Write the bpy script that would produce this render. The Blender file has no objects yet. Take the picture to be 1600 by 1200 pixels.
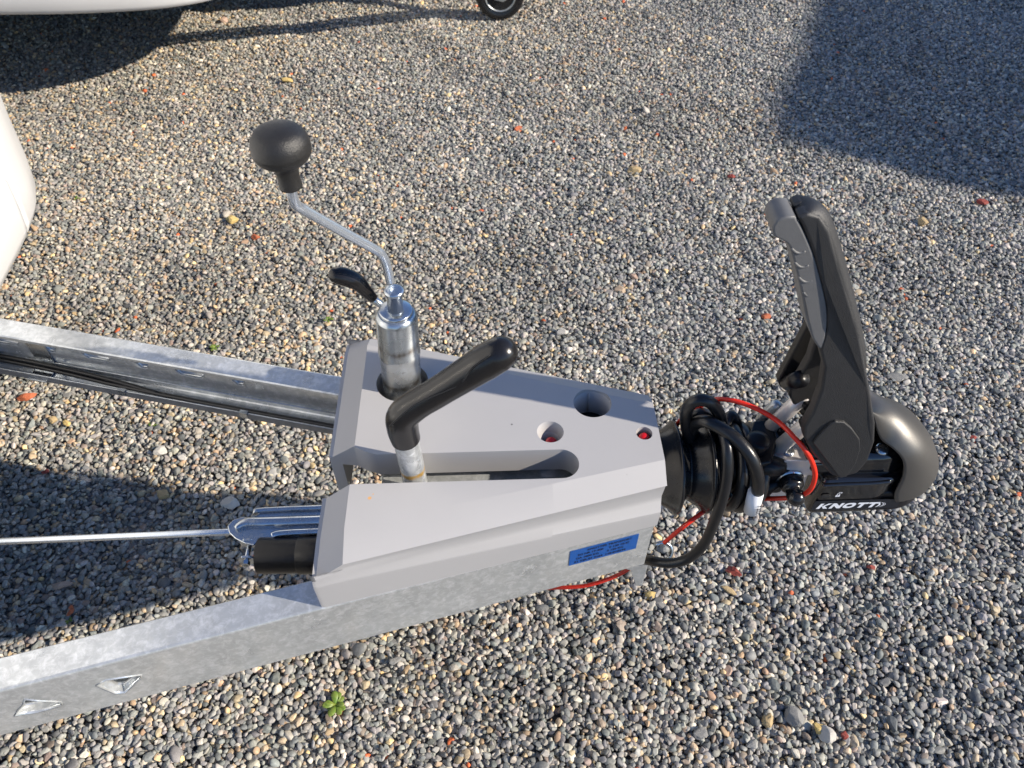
import bpy, bmesh, math, random
import numpy as np
from math import sin, cos, tan, pi, radians, sqrt, atan2
from mathutils import Vector, Matrix, Euler, noise

# ------------------------------------------------------------------ camera, sky, sun, exposure
S = bpy.context.scene
COL = S.collection
TH, F, H, DG = radians(48), 1208.0, 1.40, .12          # pitch below horizon, focal length in photo pixels, eye height above trailer datum, datum above the gravel
cd = bpy.data.cameras.new('camera'); cam = bpy.data.objects.new('camera', cd); COL.objects.link(cam)
cam.location = (0, 0, H+DG); cam.rotation_euler = (pi/2-TH, 0, 0)
cd.sensor_width = 36; cd.lens = F/1600*36; cd.clip_start = .02; cd.clip_end = 600
cd.dof.use_dof = True; cd.dof.focus_distance = 1.22; cd.dof.aperture_fstop = 9.0
S.camera = cam
SUN_EL = radians(29); SHX, SHY = -cos(radians(14)), sin(radians(14))   # ground direction in which shadows fall
sund = Vector((-SHX*cos(SUN_EL), -SHY*cos(SUN_EL), sin(SUN_EL)))
w = bpy.data.worlds.new('World'); S.world = w; w.use_nodes = True
nt = w.node_tree; bg = nt.nodes['Background']; sky = nt.nodes.new('ShaderNodeTexSky')
sky.sky_type = 'NISHITA'; sky.sun_disc = False; sky.sun_elevation = SUN_EL
sky.sun_rotation = atan2(sund.x, sund.y); sky.air_density = 1.0; sky.dust_density = .3; sky.ozone_density = 3.0
tn = nt.nodes.new('ShaderNodeMix'); tn.data_type = 'RGBA'; tn.blend_type = 'MULTIPLY'; tn.inputs[0].default_value = 1; tn.inputs[7].default_value = (.80, .95, 1.18, 1)
nt.links.new(sky.outputs[0], tn.inputs[6]); nt.links.new(tn.outputs[2], bg.inputs[0]); bg.inputs[1].default_value = .092
sl = bpy.data.lights.new('sun', 'SUN'); sl.energy = 5.0; sl.angle = radians(.75); sl.color = (1, .90, .76)
so = bpy.data.objects.new('sun', sl); COL.objects.link(so); so.rotation_euler = sund.to_track_quat('Z', 'Y').to_euler()
S.view_settings.view_transform = 'Standard'; S.view_settings.look = 'None'
S.view_settings.exposure = 0.6; S.view_settings.gamma = 1
S.view_settings.use_curve_mapping = False
random.seed(4); R = np.random.default_rng(7)

# ------------------------------------------------------------------ places: trailer axis frame, sight lines measured from the photo
OX, OY, A2 = .2, .677, radians(2)
def W(l): return Vector((OX+l[0]*cos(A2)-l[1]*sin(A2), OY+l[0]*sin(A2)+l[1]*cos(A2), l[2]))
def Lc(p):
    dx, dy = p[0]-OX, p[1]-OY
    return Vector((dx*cos(A2)+dy*sin(A2), -dx*sin(A2)+dy*cos(A2), p[2]))
def ray(px, py):
    x = (px-800)/F; y = (py-600)/F
    return Vector((x, cos(TH)-y*sin(TH), -sin(TH)-y*cos(TH)))
def gp(px, py, Z=0):
    d = ray(px, py); t = (Z-H-DG)/d.z; return Vector((t*d.x, t*d.y, Z))
def at(px, py, y=None, Z=None, d=None):
    """point of the trailer frame on the sight line, at lateral position y, height Z or depth d"""
    r = ray(px, py)
    if d is not None: return Lc(Vector((r.x*d, r.y*d, H+r.z*d)))
    if Z is not None: q = gp(px, py, Z+DG); return Lc((q.x, q.y, Z))
    a = W((0, y, 0)); n = Vector((-sin(A2), cos(A2), 0)); t = n.dot(a)/n.dot(r)
    return Lc(Vector((r.x*t, r.y*t, H+r.z*t)))

# ------------------------------------------------------------------ materials
def mat(name, col, rough=.5, metal=0., var=.0, vscale=30., col2=None, bump=0., bscale=200., rvar=0., coat=0., spec=.5, stretch=None, edge=None):
    m = bpy.data.materials.new(name); m.use_nodes = True; t = m.node_tree; N = t.nodes; K = t.links
    b = N['Principled BSDF']; b.inputs['Roughness'].default_value = rough; b.inputs['Metallic'].default_value = metal
    b.inputs['Base Color'].default_value = (*col, 1); b.inputs['Coat Weight'].default_value = coat; b.inputs['Coat Roughness'].default_value = .08
    b.inputs['Specular IOR Level'].default_value = spec
    tc = N.new('ShaderNodeTexCoord'); src = tc.outputs['Object']
    if stretch:
        mp = N.new('ShaderNodeMapping'); mp.inputs['Scale'].default_value = stretch; K.new(src, mp.inputs[0]); src = mp.outputs[0]
    if var > 0 or col2:
        n = N.new('ShaderNodeTexNoise'); n.inputs['Scale'].default_value = vscale; n.inputs['Detail'].default_value = 6; n.inputs['Roughness'].default_value = .65
        K.new(src, n.inputs['Vector'])
        r = N.new('ShaderNodeValToRGB'); r.color_ramp.elements[0].position = edge[0] if edge else .3; r.color_ramp.elements[1].position = edge[1] if edge else .7
        c2 = col2 or tuple(c*(1-var) for c in col)
        r.color_ramp.elements[0].color = (*c2, 1); r.color_ramp.elements[1].color = (*col, 1)
        K.new(n.outputs['Fac'], r.inputs[0]); K.new(r.outputs[0], b.inputs['Base Color'])
        if rvar:
            q = N.new('ShaderNodeMapRange'); q.inputs['To Min'].default_value = rough+rvar; q.inputs['To Max'].default_value = rough-rvar
            q.inputs['From Min'].default_value = .3; q.inputs['From Max'].default_value = .7
            K.new(n.outputs['Fac'], q.inputs[0]); K.new(q.outputs[0], b.inputs['Roughness'])
    if bump > 0:
        n2 = N.new('ShaderNodeTexNoise'); n2.inputs['Scale'].default_value = bscale; n2.inputs['Detail'].default_value = 4
        K.new(src, n2.inputs['Vector']); bp = N.new('ShaderNodeBump'); bp.inputs['Strength'].default_value = bump; bp.inputs['Distance'].default_value = .002
        K.new(n2.outputs['Fac'], bp.inputs['Height']); K.new(bp.outputs[0], b.inputs['Normal'])
    return m

def galvanised(name, base, fleck, rough):
    m = mat(name, base, rough, .58, .30, 14, bump=.10, bscale=90, rvar=.1)
    t = m.node_tree; N = t.nodes; K = t.links; b = N['Principled BSDF']
    old = b.inputs['Base Color'].links[0].from_socket
    v = N.new('ShaderNodeTexNoise'); v.inputs['Scale'].default_value = 85; v.inputs['Detail'].default_value = 8; v.inputs['Roughness'].default_value = .75; v.inputs['Distortion'].default_value = .5
    K.new(N['Texture Coordinate'].outputs['Object'], v.inputs['Vector'])
    r = N.new('ShaderNodeValToRGB'); r.color_ramp.elements[0].position = .46; r.color_ramp.elements[1].position = .74
    r.color_ramp.elements[0].color = (0, 0, 0, 1); r.color_ramp.elements[1].color = (1, 1, 1, 1)
    K.new(v.outputs['Fac'], r.inputs[0])
    x = N.new('ShaderNodeMix'); x.data_type = 'RGBA'; K.new(r.outputs[0], x.inputs[0]); K.new(old, x.inputs[6]); x.inputs[7].default_value = (*fleck, 1)
    K.new(x.outputs[2], b.inputs['Base Color'])
    return m

M = {}
def marks(m, bands=(), spots=()):
    """stains fixed to the thing: bands (z, half height, colour, strength) and round spots (point, radius, colour)"""
    t = m.node_tree; N = t.nodes; K = t.links; b = N['Principled BSDF']; src = N['Texture Coordinate'].outputs['Object']
    cur = b.inputs['Base Color'].links[0].from_socket; mt_ = b.inputs['Metallic'].default_value; fac_all = None
    n = N.new('ShaderNodeTexNoise'); n.inputs['Scale'].default_value = 70; n.inputs['Detail'].default_value = 6; K.new(src, n.inputs['Vector'])
    sx = N.new('ShaderNodeSeparateXYZ'); K.new(src, sx.inputs[0])
    def mth(op, a, b_=None, c_=None):
        q = N.new('ShaderNodeMath'); q.operation = op
        for i, v in enumerate((a, b_, c_)):
            if v is None: continue
            if hasattr(v, 'links'): K.new(v, q.inputs[i])
            else: q.inputs[i].default_value = v
        return q.outputs[0]
    items = []
    for z, h, c, st in bands:
        d = mth('ABSOLUTE', mth('SUBTRACT', sx.outputs[2], z)); f = mth('SUBTRACT', 1.0, mth('DIVIDE', d, h))
        f = mth('MULTIPLY', f, mth('MULTIPLY', mth('SUBTRACT', n.outputs['Fac'], .30), st)); items.append((f, c))
    for p, rr_, c in spots:
        v = N.new('ShaderNodeVectorMath'); v.operation = 'DISTANCE'; K.new(src, v.inputs[0]); v.inputs[1].default_value = p
        f = mth('SUBTRACT', 1.0, mth('DIVIDE', v.outputs['Value'], rr_)); f = mth('MULTIPLY', f, mth('MULTIPLY', n.outputs['Fac'], 5.0)); items.append((f, c))
    for f, c in items:
        q = N.new('ShaderNodeMath'); q.operation = 'MULTIPLY'; q.use_clamp = True; q.inputs[1].default_value = 1.0; K.new(f, q.inputs[0])
        x = N.new('ShaderNodeMix'); x.data_type = 'RGBA'; K.new(q.outputs[0], x.inputs[0]); K.new(cur, x.inputs[6]); x.inputs[7].default_value = (*c, 1); cur = x.outputs[2]
    K.new(cur, b.inputs['Base Color'])
M['galv'] = galvanised('galvanised_steel', (.62, .645, .65), (.84, .86, .87), .21)
M['zinc'] = mat('zinc_plated_steel', (.62, .66, .70), .24, .95, .35, 35, rvar=.08, bump=.05)
M['rod'] = mat('bright_zinc_rod', (.72, .78, .85), .24, .84, .15, 60, bump=.05)
M['zinc_yellow'] = mat('passivated_steel', (.86, .78, .66), .32, .5, 0, 28, col2=(.66, .66, .72), bump=.03)
M['cover'] = mat('pale_grey_plastic', (.392, .386, .386), .46, 0, .05, 6, bump=.10, bscale=900)
M['rubber'] = mat('black_rubber', (.014, .014, .015), .24, 0, .3, 40, bump=.05, bscale=400, rvar=.08)
M['cable'] = mat('black_cable', (.012, .012, .013), .30, 0, .3, 60, bump=.10, bscale=500)
M['blackplastic'] = mat('black_textured_plastic', (.020, .019, .018), .42, 0, .35, 60, bump=.35, bscale=900)
M['handle'] = mat('dark_grey_handle_plastic', (.021, .021, .022), .52, 0, .25, 60, bump=.35, bscale=900, spec=.6)
M['grip'] = mat('smooth_black_grip', (.013, .012, .012), .22, 0, .25, 50, bump=.08, bscale=700)
M['gloss'] = mat('glossy_black_paint', (.008, .008, .009), .10, 0, .2, 30, coat=.6, bump=.03, bscale=60)
M['dark'] = mat('dark_interior', (.015, .015, .016), .7)
M['satin'] = mat('satin_black_paint', (.006, .006, .008), .32, 0, .3, 50, spec=.3, bump=.15, bscale=300)
M['hood'] = mat('bronze_grey_paint', (.125, .120, .112), .40, .6, .15, 900, bump=.12, bscale=1500)
M['inlay'] = mat('grey_soft_plastic', (.135, .135, .135), .50, 0, .1, 60, bump=.15, bscale=900)
M['red'] = mat('red_plastic_sheath', (.74, .03, .01), .32, 0, .15, 80)
M['button'] = mat('red_button', (.55, .01, .015), .3)
M['blue'] = mat('blue_sticker', (.006, .08, .32), .38, 0, .15, 300)
M['ink'] = mat('dark_ink', (.0015, .006, .03), .5)
M['white'] = mat('white_print', (.82, .84, .88), .5)
M['label'] = mat('black_sticker', (.008, .011, .018), .35)
M['tag'] = mat('white_tape', (.75, .77, .80), .5, 0, .08, 90)
M['body'] = mat('white_bodywork', (.66, .655, .64), .32, 0, .02, 3, coat=.3, bump=.03, bscale=40)
M['rim'] = mat('dull_rim_metal', (.52, .55, .56), .35, .8, .25, 40)
M['glass'] = mat('dark_window', (.02, .022, .025), .05)
M['silver'] = mat('silver_car_paint', (.35, .36, .37), .3, .6, coat=.6)
M['leaf'] = mat('weed_leaf', (.085, .19, .02), .5, 0, .4, 160, col2=(.20, .22, .04))
M['beadgrey'] = mat('grey_edge_coating', (.20, .21, .22), .45, .1, .3, 40)

marks(M['cover'], spots=[((-.388, -.104, .557), .0032, (.58, .32, .12)), ((-.384, -.098, .557), .0018, (.58, .32, .12)), ((-.20, .012, .559), .0022, (.12, .12, .12)), ((-.05, -.075, .552), .003, (.22, .21, .20)), ((-.30, -.13, .55), .003, (.22, .21, .20))])
M['tube'] = mat('zinc_plated_tube', (.60, .64, .66), .26, .9, .35, 30, rvar=.08, bump=.05); marks(M['tube'], [(.573, .010, (.10, .09, .08), 5.0), (.600, .05, (.40, .39, .36), 2.0), (.640, .010, (.22, .20, .18), 3.5)])
M['shaft'] = galvanised('galvanised_shaft', (.56, .58, .585), (.90, .92, .93), .28); marks(M['shaft'], [(.556, .006, (.62, .38, .10), 6.0)])
# ------------------------------------------------------------------ mesh helpers
def link(name, me, m=None, parent=None, smooth=True, loc=None):
    o = bpy.data.objects.new(name, me); COL.objects.link(o)
    if m is not None:
        for x in (m if isinstance(m, (list, tuple)) else [m]): me.materials.append(x)
    if smooth: me.shade_smooth()
    if parent: o.parent = parent
    if loc is not None: o.location = loc
    return o
def mk(name, V, Fc, m, parent=None, smooth=True, bev=0, seg=3, ang=30, sub=0, recalc=True):
    me = bpy.data.meshes.new(name); me.from_pydata([tuple(v) for v in V], [], Fc)
    if recalc:
        b = bmesh.new(); b.from_mesh(me); bmesh.ops.recalc_face_normals(b, faces=b.faces); b.to_mesh(me); b.free()
    o = link(name, me, m, parent, smooth)
    if bev:
        md = o.modifiers.new('bevel', 'BEVEL'); md.width = bev; md.segments = seg; md.limit_method = 'ANGLE'; md.angle_limit = radians(ang); md.harden_normals = True
    if sub:
        md = o.modifiers.new('sub', 'SUBSURF'); md.levels = md.render_levels = sub
    return o
def bake(o):
    dg = bpy.context.evaluated_depsgraph_get(); dg.update()
    me = bpy.data.meshes.new_from_object(o.evaluated_get(dg)); o.modifiers.clear(); o.data = me; return o
def cut(o, cutters, solver='EXACT'):
    for c in cutters:
        md = o.modifiers.new('cut', 'BOOLEAN'); md.operation = 'DIFFERENCE'; md.object = c; md.solver = solver
    bake(o)
    for c in cutters: bpy.data.objects.remove(c)
    return o
def tag(o, label=None, cat=None, group=None, kind=None):
    if label: o['label'] = label
    if cat: o['category'] = cat
    if group: o['group'] = group
    if kind: o['kind'] = kind
    return o
def empty(name, loc, rz=0):
    o = bpy.data.objects.new(name, None); COL.objects.link(o); o.location = loc; o.rotation_euler = (0, 0, rz); o.empty_display_size = .1; return o
def box(c, s):
    x, y, z = c; a, b, d = s[0]/2, s[1]/2, s[2]/2
    V = [(x+i*a, y+j*b, z+k*d) for i in (-1, 1) for j in (-1, 1) for k in (-1, 1)]
    return V, [(0, 1, 3, 2), (4, 6, 7, 5), (0, 4, 5, 1), (2, 3, 7, 6), (0, 2, 6, 4), (1, 5, 7, 3)]
def prism(poly, a, b, fn):
    """extrude 2D polygon between levels a and b; fn(p, level) -> 3D"""
    n = len(poly); V = [fn(p, a) for p in poly]+[fn(p, b) for p in poly]
    Fc = [tuple(range(n-1, -1, -1)), tuple(range(n, 2*n))]+[(i, (i+1) % n, n+(i+1) % n, n+i) for i in range(n)]
    return V, Fc
def spline(P, n=8):
    P = [Vector(p) for p in P]; out = []
    for i in range(len(P)-1):
        a = P[max(i-1, 0)]; b = P[i]; c = P[i+1]; d = P[min(i+2, len(P)-1)]
        for k in range(n):
            t = k/n; out.append(.5*((2*b)+(c-a)*t+(2*a-5*b+4*c-d)*t*t+(3*b-3*c+d-a)*t**3))
    out.append(P[-1]); return out
def tube(P, r, seg=14, cap=True, round_end=False, flat=None):
    """skin a path; r number or list (interpolated); returns V, F"""
    P = [Vector(p) for p in P]; n = len(P)
    if not hasattr(r, '__len__'): r = [r]*n
    elif len(r) != n:
        r = list(np.interp(np.linspace(0, 1, n), np.linspace(0, 1, len(r)), r))
    if round_end:
        for side in (0, 1):
            if side == 0 and round_end == 'end': continue
            p, q = (P[0], P[1]) if side == 0 else (P[-1], P[-2]); dr = (p-q).normalized(); rr = r[0] if side == 0 else r[-1]
            ex = [(p+dr*rr*.5*1.0, rr*.87), (p+dr*rr*.82, rr*.57), (p+dr*rr*.97, rr*.2)]
            if side == 0: P = [e[0] for e in ex[::-1]]+P; r = [e[1] for e in ex[::-1]]+list(r)
            else: P = P+[e[0] for e in ex]; r = list(r)+[e[1] for e in ex]
        n = len(P)
    T = [(P[min(i+1, n-1)]-P[max(i-1, 0)]).normalized() for i in range(n)]
    u = T[0].orthogonal().normalized()
    if flat: u = (Vector(flat)-T[0]*T[0].dot(Vector(flat))).normalized()
    V = []; Fc = []
    for i in range(n):
        u = (u-T[i]*u.dot(T[i])).normalized(); v = T[i].cross(u)
        ru, rv = r[i] if hasattr(r[i], '__len__') else (r[i], r[i])
        for k in range(seg):
            a = 2*pi*k/seg; V.append(P[i]+u*cos(a)*ru+v*sin(a)*rv)
    for i in range(n-1):
        for k in range(seg):
            Fc.append((i*seg+k, i*seg+(k+1) % seg, (i+1)*seg+(k+1) % seg, (i+1)*seg+k))
    if cap: Fc += [tuple(range(seg-1, -1, -1)), tuple((n-1)*seg+k for k in range(seg))]
    return V, Fc
def lathe(prof, o, ax, seg=32):
    """prof: list of (r, t) along axis ax from o"""
    ax = Vector(ax).normalized(); u = ax.orthogonal().normalized(); v = ax.cross(u); o = Vector(o); V = []; Fc = []
    for r, t in prof:
        for k in range(seg):
            a = 2*pi*k/seg; V.append(o+ax*t+(u*cos(a)+v*sin(a))*max(r, 1e-5))
    n = len(prof)
    for i in range(n-1):
        for k in range(seg): Fc.append((i*seg+k, i*seg+(k+1) % seg, (i+1)*seg+(k+1) % seg, (i+1)*seg+k))
    Fc += [tuple(range(seg-1, -1, -1)), tuple((n-1)*seg+k for k in range(seg))]
    return V, Fc
def join(*parts):
    V = []; Fc = []
    for v, f in parts:
        n = len(V); V += list(v); Fc += [tuple(i+n for i in q) for q in f]
    return V, Fc
def smooth_prof(p, n=5):
    q = spline([(a, b, 0) for a, b in p], n); return [(v.x, v.y) for v in q]

# ------------------------------------------------------------------ ground
def hump(x, y):
    return .0035*np.sin(x*7.1+1.3*np.sin(y*5))+.0035*np.sin(y*9.3+2+1.1*np.sin(x*6.3))+.0025*np.sin(x*17+y*13)
gm = bpy.data.materials.new('gravel_ground'); gm.use_nodes = True; t = gm.node_tree; N = t.nodes; K = t.links; b = N['Principled BSDF']
tc = N.new('ShaderNodeTexCoord'); vo = N.new('ShaderNodeTexVoronoi'); vo.inputs['Scale'].default_value = 85; K.new(tc.outputs['Object'], vo.inputs['Vector'])
sp = N.new('ShaderNodeSeparateColor'); K.new(vo.outputs['Color'], sp.inputs[0])
cr = N.new('ShaderNodeValToRGB'); K.new(sp.outputs[0], cr.inputs[0])
e = cr.color_ramp.elements; e[0].color = (.09, .09, .09, 1); e[1].color = (.32, .26, .19, 1); e[1].position = 1
q = e.new(.45); q.color = (.12, .125, .13, 1); q = e.new(.8); q.color = (.22, .21, .20, 1)
K.new(cr.outputs[0], b.inputs['Base Color']); b.inputs['Roughness'].default_value = .9
bp = N.new('ShaderNodeBump'); bp.inputs['Distance'].default_value = .006; bp.invert = True; K.new(vo.outputs['Distance'], bp.inputs['Height']); K.new(bp.outputs[0], b.inputs['Normal'])
g = mk('ground', [(-150, -150, -.013), (150, -150, -.013), (150, 150, -.013), (-150, 150, -.013)], [(0, 1, 2, 3)], gm, smooth=False)
tag(g, 'gravel yard of the caravan dealer stretching away', None, None, 'structure')

# stone shapes
stone_col = bpy.data.collections.new('stone_shapes')
sm = bpy.data.materials.new('pebble_stone'); sm.use_nodes = True; t = sm.node_tree; N = t.nodes; K = t.links; b = N['Principled BSDF']
ca = N.new('ShaderNodeAttribute'); ca.attribute_type = 'INSTANCER'; ca.attribute_name = 'tint'
tc = N.new('ShaderNodeTexCoord'); no = N.new('ShaderNodeTexNoise'); no.inputs['Scale'].default_value = 2.2; no.inputs['Detail'].default_value = 6; no.inputs['Roughness'].default_value = .7
no.noise_dimensions = '4D'; oi = N.new('ShaderNodeObjectInfo'); ml = N.new('ShaderNodeMath'); ml.operation = 'MULTIPLY'; ml.inputs[1].default_value = 90
K.new(oi.outputs['Random'], ml.inputs[0]); K.new(ml.outputs[0], no.inputs['W']); K.new(tc.outputs['Object'], no.inputs['Vector'])
mr = N.new('ShaderNodeMapRange'); mr.inputs['From Min'].default_value = .3; mr.inputs['From Max'].default_value = .7; mr.inputs['To Min'].default_value = .72; mr.inputs['To Max'].default_value = 1.3
K.new(no.outputs['Fac'], mr.inputs[0]); mx = N.new('ShaderNodeVectorMath'); mx.operation = 'SCALE'; K.new(ca.outputs['Color'], mx.inputs[0]); K.new(mr.outputs[0], mx.inputs['Scale'])
K.new(mx.outputs[0], b.inputs['Base Color']); b.inputs['Roughness'].default_value = .62; b.inputs['Specular IOR Level'].default_value = .4
def pebble_mesh(seed, sub=2, ang=.25, name='pebble'):
    rr = random.Random(seed); bm = bmesh.new(); bmesh.ops.create_icosphere(bm, subdivisions=sub, radius=1)
    planes = [(Vector((rr.gauss(0, 1), rr.gauss(0, 1), rr.gauss(0, 1))).normalized(), rr.uniform(.48, .86)) for _ in range(12)]
    for v in bm.verts:
        p = v.co.copy()
        for n, d in planes:
            k = p.dot(n)
            if k > d: p -= n*(k-d)*(1-ang)
        v.co = p*(1+(rr.uniform(-.03, .03) if sub < 3 else .10*noise.noise(p*2.3+Vector((seed, 0, 0)))+.05*noise.noise(p*6+Vector((0, seed, 0)))))
    me = bpy.data.meshes.new(name); bm.to_mesh(me); bm.free(); return me
for i in range(12):
    me = pebble_mesh(100+i, 2, .0 if i % 3 else .25); me.materials.append(sm)
    if i % 2: me.shade_smooth()
    o = bpy.data.objects.new('pebble', me); stone_col.objects.link(o)
def hexgrid(sp, y0, y1):
    ys = np.arange(y0, y1, sp*.87); P = []
    for j, y in enumerate(ys):
        hw = 1.3+.50*(y-.1); xs = np.arange(-hw, hw, sp)+(sp/2 if j % 2 else 0); P.append(np.stack([xs, np.full_like(xs, y)], 1))
    P = np.concatenate(P); return P+R.uniform(-.42, .42, P.shape)*sp
A = hexgrid(.0108, .05, 4.8); B = hexgrid(.0099, .05, 2.7); C2 = hexgrid(.0114, 2.7, 4.8)
top = np.concatenate([B, C2]); top = top[R.random(len(top)) < .80]
XY = np.concatenate([A, top]); n = len(XY); isA = np.arange(n) < len(A)
size = np.clip(np.exp(R.normal(np.log(.0068), .21, n)), .0040, .0125)
big = R.random(n) < .012; size[big] *= R.uniform(1.3, 1.8, big.sum())
Z = 1.3*hump(XY[:, 0], XY[:, 1])+np.where(isA, -.0075, -.0004)+R.uniform(-.0035, .0035, n)
scl = np.stack([size*R.uniform(.95, 1.5, n), size*R.uniform(.75, 1.05, n), size*R.uniform(.5, .8, n)], 1)
rot = np.stack([R.normal(0, .45, n), R.normal(0, .45, n), R.uniform(0, 2*pi, n)], 1)
pal = np.array([(.095, .105, .115), (.14, .15, .16), (.20, .205, .21), (.27, .265, .255), (.38, .365, .34), (.30, .25, .185), (.27, .20, .14), (.45, .35, .21), (.40, .10, .04), (.19, .16, .145)])
warm = np.clip(.5-XY[:, 0]*.45+.25*np.sin(XY[:, 0]*3+XY[:, 1]*2), 0, 1)
pw = np.array([.13, .24, .27, .17, .035, .09, .025, .014, .0012, .05]); pc = np.array([.15, .27, .29, .17, .04, .035, .01, .008, .0008, .02])
u = R.random(n); cw = np.cumsum(pw/pw.sum()); cc = np.cumsum(pc/pc.sum())
cum = warm[:, None]*cw+(1-warm[:, None])*cc; idx = np.minimum((u[:, None] > cum).sum(1), 9)
tint = 1.34*pal[idx]*R.uniform(.75, 1.3, (n, 1))*R.uniform(.96, 1.04, (n, 3))*np.array([1.04, 1.0, .92])
px_, py_ = XY[:, 0], XY[:, 1]
patch = np.sin(px_*3.1+2*np.sin(py_*2.3))*np.sin(py_*3.7+1.5*np.sin(px_*2.9+1))+.6*np.sin(px_*9+py_*5+2*np.sin(py_*7))*np.sin(py_*11-px_*4)
tint = tint*(1+.10*patch[:, None])
tint = tint*(1+.07*warm[:, None]*np.array([1.0, .35, -.7]))
me = bpy.data.meshes.new('gravel'); me.vertices.add(n); me.vertices.foreach_set('co', np.concatenate([XY, Z[:, None]], 1).astype(np.float32).ravel())
def fattr(nm, tp, arr, key):
    a = me.attributes.new(nm, tp, 'POINT'); a.data.foreach_set(key, arr.ravel())
fattr('tint', 'FLOAT_COLOR', np.concatenate([tint, np.ones((n, 1))], 1).astype(np.float32), 'color')
fattr('scl', 'FLOAT_VECTOR', scl.astype(np.float32), 'vector'); fattr('rot', 'FLOAT_VECTOR', rot.astype(np.float32), 'vector')
fattr('pick', 'INT', R.integers(0, 12, n).astype(np.int32), 'value')
gr = link('gravel', me, None, None, False)
ng = bpy.data.node_groups.new('scatter_stones', 'GeometryNodeTree'); ng.interface.new_socket('Geometry', in_out='INPUT', socket_type='NodeSocketGeometry'); ng.interface.new_socket('Geometry', in_out='OUTPUT', socket_type='NodeSocketGeometry')
N = ng.nodes; K = ng.links; gi = N.new('NodeGroupInput'); go = N.new('NodeGroupOutput'); ip = N.new('GeometryNodeInstanceOnPoints'); ci = N.new('GeometryNodeCollectionInfo')
ci.inputs['Collection'].default_value = stone_col; ci.inputs['Separate Children'].default_value = True; ci.inputs['Reset Children'].default_value = True; ip.inputs['Pick Instance'].default_value = True
def na(nm, dt):
    a = N.new('GeometryNodeInputNamedAttribute'); a.data_type = dt; a.inputs['Name'].default_value = nm; return [s for s in a.outputs if s.enabled and s.name == 'Attribute'][0]
e2r = N.new('FunctionNodeEulerToRotation'); K.new(na('rot', 'FLOAT_VECTOR'), e2r.inputs[0])
K.new(gi.outputs[0], ip.inputs['Points']); K.new(ci.outputs[0], ip.inputs['Instance']); K.new(na('pick', 'INT'), ip.inputs['Instance Index'])
K.new(e2r.outputs[0], ip.inputs['Rotation']); K.new(na('scl', 'FLOAT_VECTOR'), ip.inputs['Scale']); K.new(ip.outputs[0], go.inputs[0])
gr.modifiers.new('scatter', 'NODES').node_group = ng
tag(gr, 'loose grey and tan gravel covering the whole yard', None, None, 'stuff')

# ------------------------------------------------------------------ caravan in front of us
van = empty('caravan', (OX, OY, DG), A2)
tag(van, 'caravan with galvanised drawbar, pale grey plastic drawbar cover and black coupling head in the foreground', 'caravan', 'caravans parked side by side')

# body: white front corner at the left edge
def wall(name, plan, rows, m, parent, thick=.03, world=True, bev=0):
    """plan: XY list; rows: (z, push) where push moves the wall outwards along its plan normal; closed shell with thickness"""
    P = [Vector((p[0], p[1], 0)) for p in plan]; n = len(P); nr = []
    for i in range(n):
        d = (P[min(i+1, n-1)]-P[max(i-1, 0)]).normalized(); nr.append(Vector((-d.y, d.x, 0)))
    V = []
    for side in (0, 1):
        for z, push in rows:
            for i in range(n):
                p = P[i]+nr[i]*(push-(thick if side else 0)); p.z = z; V.append(Lc(p) if world else p)
    m_ = len(rows); Fc = []; off = n*m_
    for j in range(m_-1):
        for i in range(n-1):
            a = j*n+i; Fc.append((a, a+1, a+n+1, a+n)); Fc.append((off+a, off+a+n, off+a+n+1, off+a+1))
    for i in range(n-1): Fc += [(i, off+i, off+i+1, i+1), ((m_-1)*n+i, (m_-1)*n+i+1, off+(m_-1)*n+i+1, off+(m_-1)*n+i)]
    for j in range(m_-1): Fc += [(j*n, (j+1)*n, off+(j+1)*n, off+j*n), (j*n+n-1, off+j*n+n-1, off+(j+1)*n+n-1, (j+1)*n+n-1)]
    return mk(name, V, Fc, m, parent, True, bev=bev, ang=40)
def arc(p): return [(v.x, v.y) for v in spline([(a, b, 0) for a, b in p], 6)]
plan = arc([(-2.6, 1.68), (-1.6, 1.67), (-1.28, 1.63), (-1.12, 1.56), (-1.05, 1.45), (-1.023, 1.345)])
corner = wall('corner_panel', plan, [(.385, -.022), (.393, -.008), (.41, 0), (.47, .008), (.56, .014), (.68, .026), (.80, .030), (1.0, .02), (1.5, -.12), (2.4, -.35)], M['body'], van)
plan2 = arc([(-1.0215, 1.338), (-1.01, 1.24), (-.998, 1.1), (-.985, .8), (-.98, .3), (-.985, -.1), (-1.04, -.25), (-1.25, -.35), (-2.6, -.42)])
wall('seam_shade_strip', [(-1.06, 1.40), (-1.026, 1.343), (-1.008, 1.27)], [(.45, -.008), (.55, -.004), (1.2, -.010)], M['dark'], van, thick=.01)  # dark strip added behind the panel seam, stands in for shade in the groove
front = wall('front_panel', plan2, [(.382, -.024), (.390, -.010), (.407, -.003), (.46, .005), (.52, .010), (.535, .002), (.56, -.022), (.66, -.026), (.80, -.022), (1.0, -.04), (1.5, -.15), (2.4, -.38)], M['body'], van)
mk('underfloor', *box(Lc((-2.0, .66, .37)), (1.6, 1.9, .04)), M['dark'], van, bev=.004)

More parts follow.
